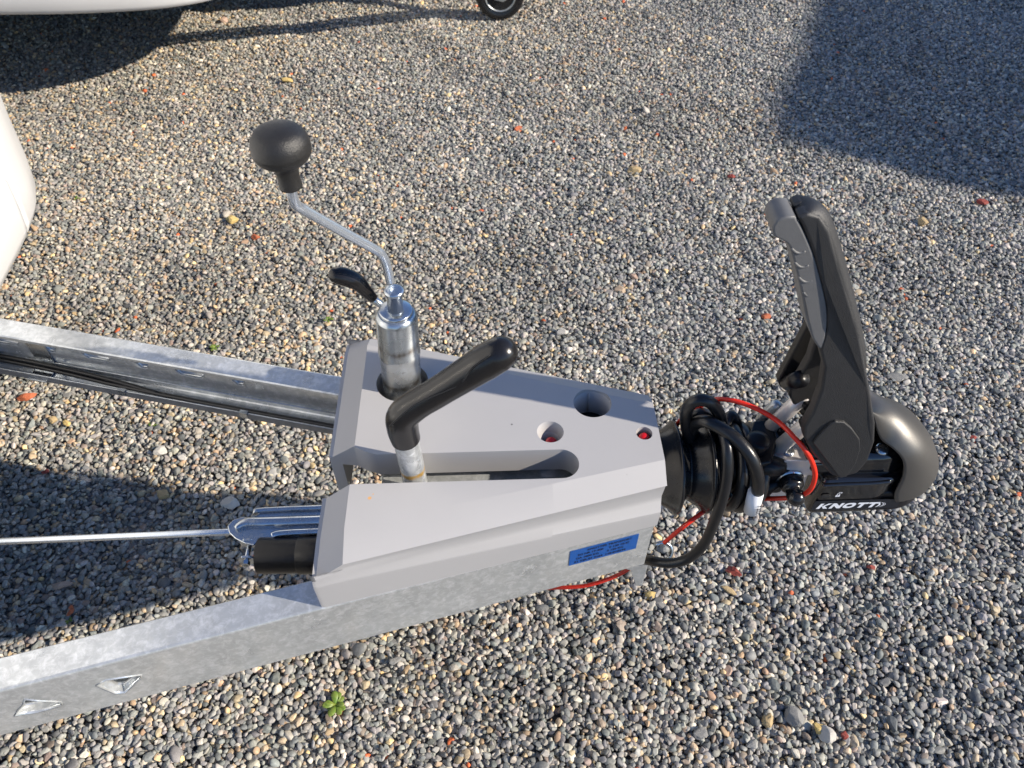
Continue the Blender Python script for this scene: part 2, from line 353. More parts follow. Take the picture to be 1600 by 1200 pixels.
# drawbar beams (C-section, open towards the middle)
def beam(side):
    SL = .249 if side < 0 else .262; CA = 1/sqrt(1+SL*SL)
    y0 = -.0885*1 if side < 0 else .0885
    d = Vector((-CA, side*SL*CA, 0)); inn = Vector((SL*CA*(-1), -side*CA, 0)); inn = Vector((-SL*CA, -side*CA, 0))
    # inward normal, perpendicular to d and pointing to the axis
    inn = Vector((-d.y, d.x, 0));
    if inn.y*side > 0: inn = -inn
    zt, zb, tk, ft, fb = .450, .333, .0035, (.046 if side < 0 else .041), .036
    C = [(0, zb), (fb, zb), (fb, zb+.012), (fb-tk, zb+.012), (fb-tk, zb+tk), (tk+.002, zb+tk), (tk, zb+tk+.002), (tk, zt-tk-.002), (tk+.002, zt-tk), (ft-tk, zt-tk), (ft-tk, zt-.009), (ft, zt-.009), (ft, zt-.002), (ft-.002, zt), (.004, zt), (.001, zt-.001), (0, zt-.004), (0, zb+.004)]
    org = Vector((0.0, y0, 0))
    fn = lambda p, u: org+d*u+inn*p[0]+Vector((0, 0, p[1]))
    V, Fc = prism(C, 0.0, 2.2, fn)
    o = mk('drawbar_beam', V, Fc, M['galv'], van, smooth=False)
    def uof(p): return (p-org).dot(d)
    return o, org, d, inn, fn
nb, norg, nd, ninn, nfn = beam(-1)
fb_, forg, fd, finn, ffn = beam(1)
def onplane(px, py, org, d):
    a = W((org.x, org.y, 0)); q = W((org.x+d.x, org.y+d.y, 0)); dd = (q-a).normalized(); n_ = Vector((-dd.y, dd.x, 0)); r = ray(px, py); t = n_.dot(a)/n_.dot(r)
    p = Lc(Vector((r.x*t, r.y*t, H+r.z*t))); return ((p-org).dot(d), p.z)
def webcut(polys, org, d, inn):
    cs = []
    for poly in polys:
        V, Fc = prism(poly, -.01, .02, lambda p, k: org+d*p[0]+inn*k+Vector((0, 0, p[1])))
        cs.append(mk('c', V, Fc, None, van, False))
    return cs
nh = [[onplane(*p, norg, nd) for p in [(22, 1119), (60, 1113), (99, 1102), (96, 1096), (62, 1095), (38, 1092), (36, 1100), (28, 1108)]],
      [onplane(*p, norg, nd) for p in [(149, 1071), (165, 1062), (222, 1054), (219, 1062), (196, 1083), (180, 1084)]]]
cut(nb, webcut(nh, norg, nd, ninn))
fh = []
for k in range(12):                                    # pressed openings in the far web, alternating wide and narrow
    u0 = .695+k*.0935
    if k % 2: fh.append([(u0-.036, .412), (u0-.027, .388), (u0-.018, .380), (u0+.018, .380), (u0+.027, .388), (u0+.036, .412), (u0+.030, .424), (u0-.030, .424)])
    else: fh.append([(u0-.020, .412), (u0-.012, .390), (u0-.005, .381), (u0+.005, .381), (u0+.012, .390), (u0+.020, .412), (u0+.014, .424), (u0-.014, .424)])
cut(fb_, webcut(fh, forg, fd, finn))
for o in (nb, fb_):
    md = o.modifiers.new('bevel', 'BEVEL'); md.width = .0012; md.segments = 2; md.limit_method = 'ANGLE'; md.angle_limit = radians(50)
# turned-in lips of the pressed openings
def lips(polys, org, d, inn, parent, out=.0):
    for poly in polys:
        P3 = [org+d*p[0]+Vector((0, 0, p[1]))+inn*.0035 for p in poly]; c = sum(P3, Vector())/len(P3)
        ring = []
        for lvl, k in ((-.0045, 1.00), (0.0, 1.02), (.006, .93), (.011, .90)):
            ring.append([c+(p-c)*k+inn*lvl for p in P3])
        V = [v for r_ in ring for v in r_]; n_ = len(P3); Fc = [(j*n_+i, j*n_+(i+1) % n_, (j+1)*n_+(i+1) % n_, (j+1)*n_+i) for j in range(3) for i in range(n_)]
        o = mk('hole_lip', V, Fc, M['galv'], parent, True); s = o.modifiers.new('s', 'SOLIDIFY'); s.thickness = .002
lips(nh, norg, nd, ninn, nb)
lips(fh[:6], forg, fd, -finn, fb_)
# bead along the far beam floor, bracket at the far left
o = mk('stiffening_bead', *tube([ffn((.0055, .352), u) for u in (.1, 2.0)], .0016), M['galv'], fb_)
V, Fc = prism([(0, 0), (.040, 0), (.040, .003), (.003, .003), (.003, .098), (0, .098)], 0, .04, lambda p, k: forg+fd*(1.075+k)+finn*(p[0]+.004)+Vector((0, 0, .3375+p[1])))
mk('support_bracket', V, Fc, M['zinc'], van, False, bev=.001)
# wiring loom lying in the far beam, with spring clips
loom = [ffn((.044-.010*sin(k*.9), .3455+.001*sin(k*2.1)), .08+k*.1) for k in range(20)]
loom = [ffn((.0285, .344), u) for u in (.1, .3, .5, .7)]+[ffn((.0275, .345), .85), ffn((.026, .347), .95), ffn((.021, .350), 1.08), ffn((.020, .352), 1.3), ffn((.03, .35), 1.6), ffn((.03, .35), 2.0)]
mk('wiring_loom', *tube(spline(loom, 6), .0044, 12), M['cable'], van)
loom2 = [loom[4]]+[p+Vector((0, 0, .007))+finn*(-.004) for p in loom[5:]]
mk('wiring_loom', *tube(spline(loom2, 6), .0040, 10), M['cable'], van)
for u in (.675, .915):
    V, Fc = prism([(.031, .3475), (.0385, .3475), (.0385, .335), (.036, .335), (.036, .3460), (.031, .3460)], u, u+.015, ffn)
    mk('cable_clip', V, Fc, M['zinc'], van, False)
for side, fn in ((-1, nfn), (1, ffn)):       # dull painted foot of the far channel
    if side > 0:
        V, Fc = prism([(.0365, .3325), (.0376, .3325), (.0376, .3452), (.0365, .3452)], .0, 2.1, fn); mk('edge_strip', V, Fc, M['beadgrey'], van, False)
# front plate, overrun housing under the cover
mk('front_plate', *box((-.002, 0, .392), (.006, .170, .114)), M['galv'], van, bev=.001)
mk('overrun_housing', *box((-.20, -.036, .470), (.375, .072, .036)), M['galv'], van, bev=.003)
mk('housing_base', *box((-.19, .0, .395), (.36, .13, .075)), M['dark'], van, bev=.004)
# type plate lying in the slot
mk('type_strip', *box((-.235, -.0745, .4955), (.11, .012, .014)), M['label'], van, bev=.001)

# ---- drawbar cover
xs = [-.457, -.452, -.416, -.30, -.15, .004]
ynear = lambda x: -.0885+.2440*x; yfar = lambda x: .074-.318*x
rings = []
for x in xs:
    t = min(1, max(0, (x+.41)/.41)); e = 1.0
    zt, zs, ins = .558, .542, 1.0
    if x <= -.452: zt, zs = .527, .520
    yn, yf = ynear(max(x, -.452)), yfar(max(x, -.452))
    kn = -.057+.2200*x if x > -.41 else -.057+.22*(-.413)
    kf = yf-.030
    g_ = .010*t; zr = .509-.028*t
    near = [(yn+.004, .445), (yn-.001, .4455), (yn-.0025, zr-.006), (yn-.002, zr), (yn+g_*.7, zr+.008+.006*t), (yn+g_, zr+.022), (yn+g_*.45, zs-.006), (yn, zs)]
    far = [(yf, zs), (yf-g_*.45, zs-.006), (yf-g_, zr+.022), (yf-g_*.7, zr+.008+.006*t), (yf+.002, zr), (yf+.0025, zr-.006), (yf+.001, .4455), (yf-.004, .445)]
    rings.append([Vector((x, y, z)) for y, z in near+[(kn, zt), (kf, zt)]+far])
V = [v for r_ in rings for v in r_]; m_ = len(rings[0]); Fc = []
for j in range(len(rings)-1):
    for i in range(m_): Fc.append((j*m_+i, j*m_+(i+1) % m_, (j+1)*m_+(i+1) % m_, (j+1)*m_+i))
Fc += [tuple(range(m_-1, -1, -1)), tuple((len(rings)-1)*m_+i for i in range(m_))]
cover = mk('drawbar_cover', V, Fc, M['cover'], van)
cs = []
# hollow inside
iv = [(x, y, z) for z in (.43, .512) for x, y in [(-.44, ynear(-.44)+.007), (-.30, ynear(-.30)+.010), (-.008, ynear(0)+.018), (-.008, yfar(0)-.018), (-.44, yfar(-.44)-.007)]]
cs.append(mk('c', iv, [(4, 3, 2, 1, 0), (5, 6, 7, 8, 9), (0, 1, 6, 5), (1, 2, 7, 6), (2, 3, 8, 7), (3, 4, 9, 8), (4, 0, 5, 9)], None, van, False))
ye, yo = -.0815, -.034; yc, rr = (ye+yo)/2, (yo-ye)/2
slot = [(-.50, ye), (-.112-rr, ye)]+[(-.112-rr+rr*cos(a), yc+rr*sin(a)) for a in np.linspace(-pi/2, pi/2, 17)[1:-1]]+[(-.112-rr, yo), (-.385, yo), (-.402, yo+.006), (-.418, yo+.016), (-.50, yo+.028)]
V, Fc = prism(slot, .40, .60, lambda p, k: Vector((p[0], p[1], k))); cs.append(mk('c', V, Fc, None, van, False))
def cyl(cx, cy, r0, r1, z0, z1, seg=32):
    V, Fc = lathe([(r0, 0), (r1, z1-z0)], (cx, cy, z0), (0, 0, 1), seg); return mk('c', V, Fc, None, van, False)
cs += [cyl(-.358, .098, .038, .038, .40, .60), cyl(-.083, .048, .0265, .0275, .40, .60), cyl(-.147, -.003, .0128, .0195, .54, .5605), cyl(-.147, -.003, .0128, .0128, .4, .545), cyl(-.017, -.010, .0105, .0115, .40, .60)]
cut(cover, cs)
md = cover.modifiers.new('bevel', 'BEVEL'); md.width = .0038; md.segments = 4; md.limit_method = 'ANGLE'; md.angle_limit = radians(24); md.use_clamp_overlap = True
md = cover.modifiers.new('wn', 'WEIGHTED_NORMAL'); md.keep_sharp = False; md.weight = 60
bake(cover)
# sleeves inside the round openings
def sleeve(name, cx, cy, r, z0, z1, m):
    V, Fc = lathe([(r, z0), (r, z1), (r+.002, z1), (r+.002, z0), (r, z0)], (cx, cy, 0), (0, 0, 1), 40); return mk(name, V, Fc[:-2], m, cover)
sleeve('hole_sleeve', -.083, .048, .0265, .505, .551, M['cover'])
mk('sleeve_rib', *box((-.0845, .0735, .530), (.0022, .003, .040)), M['cover'], cover)
mk('hole_base', *lathe([(.026, 0), (.026, .003)], (-.083, .048, .503), (0, 0, 1)), M['dark'], cover)
sleeve('hole_sleeve', -.147, -.003, .0127, .51, .541, M['cover'])
for cx, cy, z in ((-.1455, -.0085, .541), (-.016, -.0105, .5475)):
    mk('red_button', *lathe(smooth_prof([(.0082, -.006), (.0082, 0), (.0066, .0042), (.0034, .0062), (.0004, .0066)]), (cx, cy, z), (0, 0, 1), 24), M['button'], cover)
    mk('button_seat', *lathe([(.0108, 0), (.0108, .002)], (cx, cy, z-.008), (0, 0, 1), 24), M['dark'], cover)

# ---- blue type sticker on the near beam
def flat_text(lines, org, ux, uy, nrm, m):
    """lines: (string, u, v, height, shear)"""
    Vs, Fs = [], []
    for s_, u_, v_, h_ in lines:
        cu = bpy.data.curves.new('t', 'FONT'); cu.body = s_; cu.size = h_; cu.offset = .018*h_; o = bpy.data.objects.new('t', cu); COL.objects.link(o)
        bpy.context.view_layer.update(); me = bpy.data.meshes.new_from_object(o.evaluated_get(bpy.context.evaluated_depsgraph_get()))
        n_ = len(Vs); Vs += [org+ux*(v.co.x*.9+u_)+uy*(v.co.y+v_)+nrm for v in me.vertices]; Fs += [tuple(i+n_ for i in f.vertices) for f in me.polygons]
        bpy.data.objects.remove(o); bpy.data.curves.remove(cu)
    return Vs, Fs
nout = -ninn; uR = -nd                                  # along the beam towards the coupling
s0 = norg+nd*.126+Vector((0, 0, .3925))+nout*.0006
st = mk('type_sticker', *[x for x in prism([(0, 0), (.104, 0), (.104, .0405), (0, .0405)], 0, .0004, lambda p, k: s0+uR*p[0]+Vector((0, 0, p[1]))+nout*k)], M['blue'], nb, False)
tv, tf = flat_text([('KNOTTER TRANSPORT', .026, .0315, .0072), ('EG NR 17-400     E 130 10.47', .012, .0225, .0072), ('GA 1800 KG       S 150 KG', .010, .0135, .0072), ('E1 55R-01 2164  110-010544', .008, .0045, .0074)], s0, uR, Vector((0, 0, 1)), nout*.0008, None)
mk('sticker_text', tv, tf, M['ink'], nb, False, recalc=False)

# ---- jockey wheel
jb = Vector((-.361, .098, 0)); jt = Vector((-.352, .1, .70)); ja = (jt-Vector((-.361, .098, .50))).normalized()
jo = jt-ja*.40
jw = mk('jockey_wheel', *lathe([(.0285, 0), (.0285, .315), (.0295, .318), (.0295, .325), (.0285, .328), (.0285, .385), (.0275, .390), (.0245, .394), (.0235, .3945)], jo, ja, 40), M['tube'], van)
mk('top_disc', *lathe([(.0225, .390), (.0225, .3985), (.0215, .3995), (.012, .3998)], jo, ja, 36), M['zinc'], jw)
mk('crank_sleeve', *lathe([(.0105, .398), (.0105, .428), (.0132, .4285), (.0132, .4335), (.0095, .4345)], jo, ja, 32), M['zinc'], jw)
mk('inner_leg', *lathe([(.0235, -.24), (.0235, .02)], jo, ja, 24), M['zinc'], jw)
axl = jo+ja*(-.30); axl.z = .103-DG
mk('wheel_tyre', *lathe(smooth_prof([(.06, -.022), (.085, -.026), (.1, -.016), (.103, 0), (.1, .016), (.085, .026), (.06, .022)]), axl, (0, 1, 0), 40), M['rubber'], jw)
mk('wheel_rim', *lathe([(.061, -.02), (.05, -.024), (.045, -.012), (.02, -.02), (.02, .02), (.045, .012), (.05, .024), (.061, .02)], axl, (0, 1, 0), 32), M['rim'], jw)
for s_ in (-1, 1): mk('wheel_fork', *box((axl.x, axl.y+s_*.033, axl.z+.055), (.035, .004, .13)), M['zinc'], jw, bev=.001)
cp = [jo+ja*.425, at(612, 452, d=1.063), at(608, 432, d=1.04), at(604, 415, d=1.02), at(597, 399, d=1.0), at(583, 388, d=.985), at(530, 359, d=.935), at(482, 332, d=.892), at(464, 321, d=.875), at(458, 311, d=.862), at(455, 296, d=.850), at(452, 270, d=.832)]
mk('crank_handle', *tube(spline(cp, 6), .0062, 16), M['rod'], jw)
kb = at(454.5, 291, d=.850); kd = (at(440, 205, d=.79)-kb).normalized()
kd = Vector((-.0, -.03, 1)).normalized()
kp = smooth_prof([(.0128, 0), (.0122, .010), (.0128, .020), (.0160, .0275), (.0225, .0325), (.0285, .038), (.0312, .0435)], 4)+[(.0314, .0438), (.0309, .0443), (.0314, .0448)]+smooth_prof([(.0316, .049), (.0300, .058), (.0250, .066), (.0175, .0705), (.008, .0728), (.0003, .0733)], 4)
mk('crank_knob', *lathe([(.006, -.0005)]+kp, kb, kd, 48), M['blackplastic'], jw)
# clamp lever behind the jockey tube
cl = [at(606, 482, y=.150), at(592, 474, y=.150), at(578, 463, y=.150)]
clm = mk('clamp_lever', *tube(cl, .0055, 12), M['zinc'], van)
mk('clamp_grip', *tube(spline([at(584, 467, y=.150), at(572, 455, y=.150), at(558, 441, y=.150), at(540, 433, y=.150), at(526, 430, y=.150)], 5), [.0065, .0085, .0105, .0125, .0128, .0115], 18, round_end='end'), M['grip'], clm)
mk('clamp_bracket', *box((-.352, .15, .47), (.06, .03, .06)), M['zinc'], van, bev=.004)

# ---- handbrake lever
yh = -.057
hs = mk('handbrake_lever', *tube([at(655, 790, y=yh), at(648, 748, y=yh), at(635, 690, y=yh), at(630, 660, y=yh)], .0165, 24), M['shaft'], van)
hp = [at(634, 686, y=yh), at(629, 668, y=yh), at(630, 650, y=yh), at(648, 634, y=yh), at(680, 615, y=yh), at(720, 590, y=yh), at(755, 568, y=yh), at(782, 552, y=yh)]
mk('handbrake_grip', *tube(spline(hp, 6), [(.0205, .0195), (.0212, .020), (.020, .020), (.0185, .0195), (.0185, .0195), (.0190, .020), (.0195, .0205), (.0195, .0205), (.0185, .0195)] and [.0188, .0200, .0208, .0200, .0188, .0190, .0202, .0214, .0204], 28, round_end='end'), M['grip'], hs)
seam = spline([at(612, 655, y=yh), at(650, 622, y=yh), at(700, 600, y=yh), at(722, 588, y=yh), at(738, 565, y=yh), at(765, 545, y=yh)], 6)
mk('grip_seam', *tube([p+Vector((0, -.0178, .0085)) for p in seam], .0009, 6), M['dark'], hs)

# ---- brake rod, spring cylinder and pressed lever left of the cover
mk('brake_rod', *tube([at(-260, 857, Z=.415), at(360, 831, Z=.415), at(470, 826, Z=.415)], .0050, 16), M['rod'], van)
cy = mk('spring_cylinder', *lathe([(.018, -.0), (.0255, .0008), (.0262, .002), (.0262, .058), (.0265, .059), (.0275, .060), (.0275, .17)], at(404, 868, Z=.405), (1, -.02, 0), 36), M['satin'], van)
c0 = at(388, 862, Z=.408)
for dy, dz in ((.0115, .004), (-.0115, -.004)):
    pts = [(.035*.9, -.009), (-.004, -.010), (-.0115, -.004), (-.0125, .004), (-.006, .0105), (.004, .011), (.014, .006), (.030, .006)]
    mk('clevis_plate', *prism([(a, b_) for a, b_ in pts], -.0018, .0018, lambda p, k: c0+Vector((p[0], dy+k, p[1]+dz))), M['zinc'], cy, False, bev=.0008)
mk('clevis_bolt', *join(lathe([(.0035, -.022), (.0035, .026)], c0, (0, 1, 0), 12), lathe([(.0068, .018), (.0068, .026)], c0, (0, 1, 0), 6), lathe([(.006, -.022), (.006, -.016)], c0, (0, 1, 0), 6)), M['zinc'], cy, False)
arm_px = [(356, 829), (353, 818), (362, 808), (376, 804), (392, 804), (402, 799), (410, 794), (520, 789), (520, 842), (430, 843), (405, 838), (395, 848), (380, 845), (366, 838)]
ap = [at(*p, Z=.428) for p in arm_px]
arm = mk('brake_lever_arm', *prism([(p.x, p.y) for p in ap], .418, .4215, lambda p, k: Vector((p[0], p[1], k))), M['zinc'], van, False, bev=.0015)
mk('pressed_rib', *tube(spline([at(368, 826, Z=.424), at(385, 817, Z=.424), at(420, 816, Z=.424), at(540, 812, Z=.424)], 5), [.004, .0075, .008, .008], 16), M['zinc'], arm)
mk('pressed_rib', *tube(spline([at(400, 802, Z=.424), at(412, 797, Z=.424), at(540, 792, Z=.424)], 5), .0042, 12), M['zinc'], arm)
mk('pressed_rib', *tube(spline([at(425, 838, Z=.424), at(445, 833, Z=.424), at(540, 829, Z=.424)], 5), .0055, 12), M['zinc'], arm)

# ---- bellows
bx = .0
pr = [(.045, -.004), (.047, .004), (.052, .010), (.060, .024), (.0655, .031), (.0690, .0335), (.0700, .0355), (.0690, .0378), (.0650, .0395), (.055, .045), (.048, .050), (.047, .053), (.051, .057), (.060, .070), (.0655, .0765), (.0690, .079), (.0700, .081), (.0690, .0832), (.0650, .085), (.055, .090), (.045, .094), (.044, .112)]
bel = mk('bellows', *lathe(smooth_prof(pr, 4), (bx+.004, 0, .461), (1, 0, 0), 56), M['rubber'], van)
# ---- coupling head
hd = mk('coupling_head', *tube([(.09, 0, .458), (.21, 0, .462)], .030, 24), M['satin'], van)
mk('coupling_neck', *box((.165, 0, .470), (.075, .078, .070)), M['satin'], hd, bev=.012, seg=4)
bolt = at(1185, 688, Z=.544)
mk('bolt_cap', *lathe([(.0165, -.035), (.0165, .0), (.0155, .0025), (.008, .0035), (.0005, .0036)], bolt, (0, 0, 1), 28), M['satin'], hd)
mk('neck_web', *prism([(.125, .43), (.20, .42), (.215, .48), (.175, .502), (.125, .51)], -.034, .03, lambda p, k: Vector((p[0], k, p[1]))), M['satin'], hd, bev=.006)
# glossy body : stadium plan
def stad(x0, x1, w, n=18): return [(x0, -w), (x1, -w)]+[(x1+w*1.12*cos(a), w*sin(a)) for a in np.linspace(-pi/2, pi/2, n)[1:-1]]+[(x1, w), (x0, w)]
V, Fc = prism(stad(.237, .318, .058), 0, 1, lambda p, k: Vector((p[0]+(.003 if k else 0), p[1]*(.985 if k else 1), .411+k*.083)))
mk('ball_housing', V, Fc, M['gloss'], hd, bev=.009, seg=5, ang=35)
V, Fc = prism(stad(.25, .362, .056), 0, 1, lambda p, k: Vector((p[0], p[1], .412+k*.05)))
mk('housing_skirt', V, Fc, M['satin'], hd, bev=.006)
V, Fc = prism(stad(.225, .312, .046), 0, 1, lambda p, k: Vector((p[0]-(.012*k), p[1]*(.80 if k else 1), .490+k*.030)))
mk('housing_top', V, Fc, M['gloss'], hd, bev=.012, seg=5, ang=30)
mk('wear_bolt', *lathe([(.009, 0), (.009, .004), (.006, .0055), (.0004, .006)], (.318, -.030, .5305), (0, -.25, 1), 24), M['zinc'], hd)
# raised moulding on the near side
mk('side_moulding', *tube(spline([(.242, -.057, .487), (.27, -.0575, .488), (.31, -.0570, .488), (.335, -.0555, .489)], 6), .0034, 12, round_end=True), M['gloss'], hd)
# nose hood: skin stretched from its near lower edge over the nose to the far edge
NE = spline([tuple(at(*p, y=y)) for p, y in (((1335, 652), -.026), ((1360, 640), -.028), ((1374, 684), -.034), ((1394, 700), -.044), ((1411, 720), -.053), ((1411, 745), -.0575), ((1400, 768), -.060), ((1398, 780), -.0605), ((1402, 785), -.059), ((1412, 781), -.055))], 4)
CE = spline([tuple(at(*p, y=.012)) for p in ((1332, 622), (1364, 619), (1390, 625), (1414, 637), (1435, 653), (1449, 671), (1456, 688))]+[(.433, 0, .472), (.432, 0, .455), (.429, 0, .442)], 4)
V = []; Fc = []; nv = 24; m_ = len(NE)
for n_e, c_e in zip(NE, CE):
    for k in range(nv+1):
        th_ = -pi/2+pi*k/nv; t_ = abs(cos(th_))**.85
        V.append(Vector((n_e.x+(c_e.x-n_e.x)*t_, abs(n_e.y)*sin(th_), n_e.z+(c_e.z-n_e.z)*t_)))
for j in range(m_-1):
    for k in range(nv): Fc.append((j*(nv+1)+k, j*(nv+1)+k+1, (j+1)*(nv+1)+k+1, (j+1)*(nv+1)+k))
hood = mk('nose_hood', V, Fc, M['hood'], hd, sub=1)
hood.modifiers.new('s', 'SOLIDIFY').thickness = .003
# black core under the hood
V, Fc = prism(stad(.25, .330, .050), 0, 1, lambda p, k: Vector((p[0]-.012*k, p[1]*(.86 if k else 1), .45+k*.082)))
mk('housing_core', V, Fc, M['gloss'], hd, bev=.014, seg=5, ang=30)
mk('housing_back', *box((.268, 0, .545), (.05, .05, .06)), M['satin'], hd, bev=.01)
mk('hood_tip', *lathe(smooth_prof([(.0565, 0), (.0555, .02), (.045, .045), (.025, .06), (.0005, .065)], 4), (.360, 0, .448), (.70, 0, -.05), 36), M['satin'], hd)
mk('hood_window', *prism([(p.x, p.y, p.z) for p in [at(*q, y=.040) for q in [(1404, 640), (1416, 638), (1430, 650), (1432, 659), (1412, 656), (1402, 648)]]], 0, .0015, lambda p, k: Vector((p[0], p[1]+k, p[2]+k+.002))), M['gloss'], hd, False)
# handle (two legs and a grip), side outline measured on the near face
def wy(z): return -(.0185+.029*min(1, max(0, (.80-z)/.22)))
YO = -.016                                            # the handle sits a little towards the near side
def hpnt(px, py, k=1.0):
    y = -.04
    for _ in range(6):
        p = at(px, py, y=y); y = wy(p.z)*k+YO
    return p
edge = [hpnt(*p) for p in [(1263, 334), (1282, 339), (1297, 362), (1315, 425), (1344, 525), (1359, 605), (1368, 662), (1367, 692), (1356, 722), (1340, 740), (1312, 748), (1298, 742), (1268, 708), (1256, 684), (1257, 668), (1270, 645), (1283, 610), (1288, 575), (1281, 548), (1293, 515), (1292, 480), (1284, 445), (1270, 395), (1255, 356), (1246, 340)]]
zs_ = [p.z for p in edge]; split = .735
up = [p for p in edge if p.z >= split-.001]
def handle_leg(side):
    pts = [p for p in edge]
    V = []; n_ = len(pts)
    for p in pts: V.append(Vector((p.x, YO+side*abs(wy(p.z)), p.z)))
    for p in pts: V.append(Vector((p.x, YO+side*(abs(wy(p.z))-.017), p.z)))
    Fc = [tuple(range(n_)), tuple(range(2*n_-1, n_-1, -1))]+[(i, (i+1) % n_, n_+(i+1) % n_, n_+i) for i in range(n_)]
    return V, Fc
# one body: near leg + far leg + bridging upper shell
shell = []
hm = mk('release_handle', *handle_leg(-1), M['handle'], hd, bev=.004, seg=4, ang=40)
mk('handle_leg', *handle_leg(1), M['handle'], hd, bev=.004, seg=4, ang=40)
outer = edge[0:8]; mid = []
V = []; Fc = []
O2 = edge[24:25]+edge[0:6]
for i, p in enumerate(O2):
    q_ = Vector((-.012, 0, -.004)) if i > 1 else Vector((0.002, 0, -.012))
    wv = abs(wy(p.z)); a = Vector((p.x, YO-wv, p.z)); bb = Vector((p.x, YO+wv, p.z))
    # crowned back of the handle
    ring = [a+q_*1.2, a, a+Vector((.004, .006, .0015)), Vector((p.x+.011, YO, p.z+.004)), bb+Vector((.004, -.006, .0015)), bb, bb+q_*1.2]
    V += ring
for i in range(len(O2)-1):
    for k in range(6): Fc.append((i*7+k, i*7+k+1, (i+1)*7+k+1, (i+1)*7+k))
    Fc.append((i*7+6, i*7, (i+1)*7, (i+1)*7+6))
Fc += [tuple(range(6, -1, -1)), tuple((len(O2)-1)*7+k for k in range(7))]
mk('handle_back', V, Fc, M['handle'], hd, sub=1)
# grey grip inlay
gpx = [(v.x, v.y) for v in spline([(1243, 339, 0), (1253, 356, 0), (1270, 395, 0), (1284, 445, 0), (1292, 485, 0), (1291, 520, 0), (1284, 546, 0), (1270, 530, 0), (1260, 500, 0), (1252, 460, 0), (1243, 420, 0), (1233, 386, 0), (1222, 376, 0), (1210, 370, 0), (1207, 356, 0), (1215, 344, 0), (1230, 338, 0)], 3)]
gpp = [hpnt(*p, .93) for p in gpx]; n_ = len(gpp)
V = [Vector((p.x, YO-abs(wy(p.z))*.96, p.z)) for p in gpp]+[Vector((p.x, YO+abs(wy(p.z))*.96, p.z)) for p in gpp]
Fc = [tuple(range(n_)), tuple(range(2*n_-1, n_-1, -1))]+[(i, (i+1) % n_, n_+(i+1) % n_, n_+i) for i in range(n_)]
mk('grip_inlay', V, Fc, M['inlay'], hd, bev=.006, seg=4, ang=50)
for i, (px_, py_) in enumerate([(1247, 395), (1252, 417), (1258, 440), (1265, 463), (1272, 486)]):
    P = [hpnt(px_+d_, py_+e_, 1.0) for d_, e_ in ((-9, -5), (-3, 0), (4, 1), (10, -1))]
    mk('finger_rib', *tube(spline([Vector((p.x, YO-abs(wy(p.z))*.955, p.z)) for p in P], 4), .0016, 8, round_end=True), M['inlay'], hd)
# inner web of the far leg wing
wing = [at(*p, y=.044) for p in [(1262, 492), (1240, 535), (1212, 588), (1216, 597), (1240, 614), (1262, 600), (1300, 600), (1300, 520)]]
mk('handle_wing', *prism([(p.x, p.z) for p in wing], .034, .048, lambda p, k: Vector((p[0], k, p[1]))), M['blackplastic'], hd, bev=.003)
# pivot cap (rounded lozenge)
pc_ = [hpnt(*p) for p in [(1270, 690), (1276, 681), (1296, 660), (1304, 656), (1318, 657), (1330, 667), (1342, 684), (1343, 700), (1336, 722), (1322, 742), (1311, 744)]]
n_ = len(pc_); V = [Vector((p.x, YO+wy(p.z)-.0035, p.z)) for p in pc_]+[Vector((p.x, YO+wy(p.z)+.002, p.z)) for p in pc_]
mk('pivot_cap', V, [tuple(range(n_)), tuple(range(2*n_-1, n_-1, -1))]+[(i, (i+1) % n_, n_+(i+1) % n_, n_+i) for i in range(n_)], M['handle'], hd, bev=.0015, seg=3, ang=30)
# stabiliser rods running up between the legs
for (a, b_), yy in ((((1198, 674), (1274, 600)), .022), (((1209, 706), (1296, 632)), -.010)):
    mk('stabiliser_rod', *tube([at(*a, y=yy), at(*b_, y=yy)], .0108, 24), M['zinc_yellow'], hd)
mk('rod_collar', *tube([at(1232, 598, y=.030), at(1252, 592, y=.0)], .0115, 20), M['satin'], hd)
mk('rod_bracket', *tube([at(1245, 600, y=.02), at(1290, 580, y=.02)], .009, 16), M['satin'], hd)
mk('rod_stop', *tube([at(1190, 655, y=.045), at(1212, 634, y=.045)], .009, 16, round_end=True), M['rim'], hd)
mk('rod_yoke', *prism([(p.x, p.y) for p in [at(*q, Z=.527) for q in [(1164, 692), (1178, 656), (1206, 654), (1216, 688), (1206, 722), (1180, 727)]]], .468, .527, lambda p, k: Vector((p[0], p[1], k))), M['satin'], hd, bev=.004)
for p, yy in (((1222, 672), .012), ((1258, 660), -.012), ((1262, 632), .010)):
    mk('guide_block', *box(at(*p, y=yy), (.014, .016, .012)), M['satin'], hd, bev=.003)
# zinc friction plate: top face, then folded down the side
tp = [at(*p, Z=.512) for p in [(1198, 718), (1219, 686), (1230, 683), (1243, 688), (1262, 706), (1270, 722), (1228, 722)]]
mk('friction_plate', *prism([(p.x, p.y) for p in tp], .509, .512, lambda p, k: Vector((p[0], p[1], k))), M['zinc_yellow'], hd, False, bev=.001)
mk('plate_rivet', *lathe([(.0085, 0), (.0085, .001), (.004, .0014)], at(1232, 705, Z=.513), (0, 0, 1), 24), M['zinc'], hd)
yp = tp[-1].y-.004
sp_ = [at(*p, y=yp) for p in [(1222, 724), (1230, 720), (1300, 721), (1312, 735), (1312, 743), (1262, 743), (1252, 775), (1205, 778), (1200, 768), (1216, 745)]]
fp = mk('side_plate', *prism([(p.x, p.z) for p in sp_], yp, yp+.003, lambda p, k: Vector((p[0], k, p[1]))), M['zinc_yellow'], hd, False, bev=.0008)
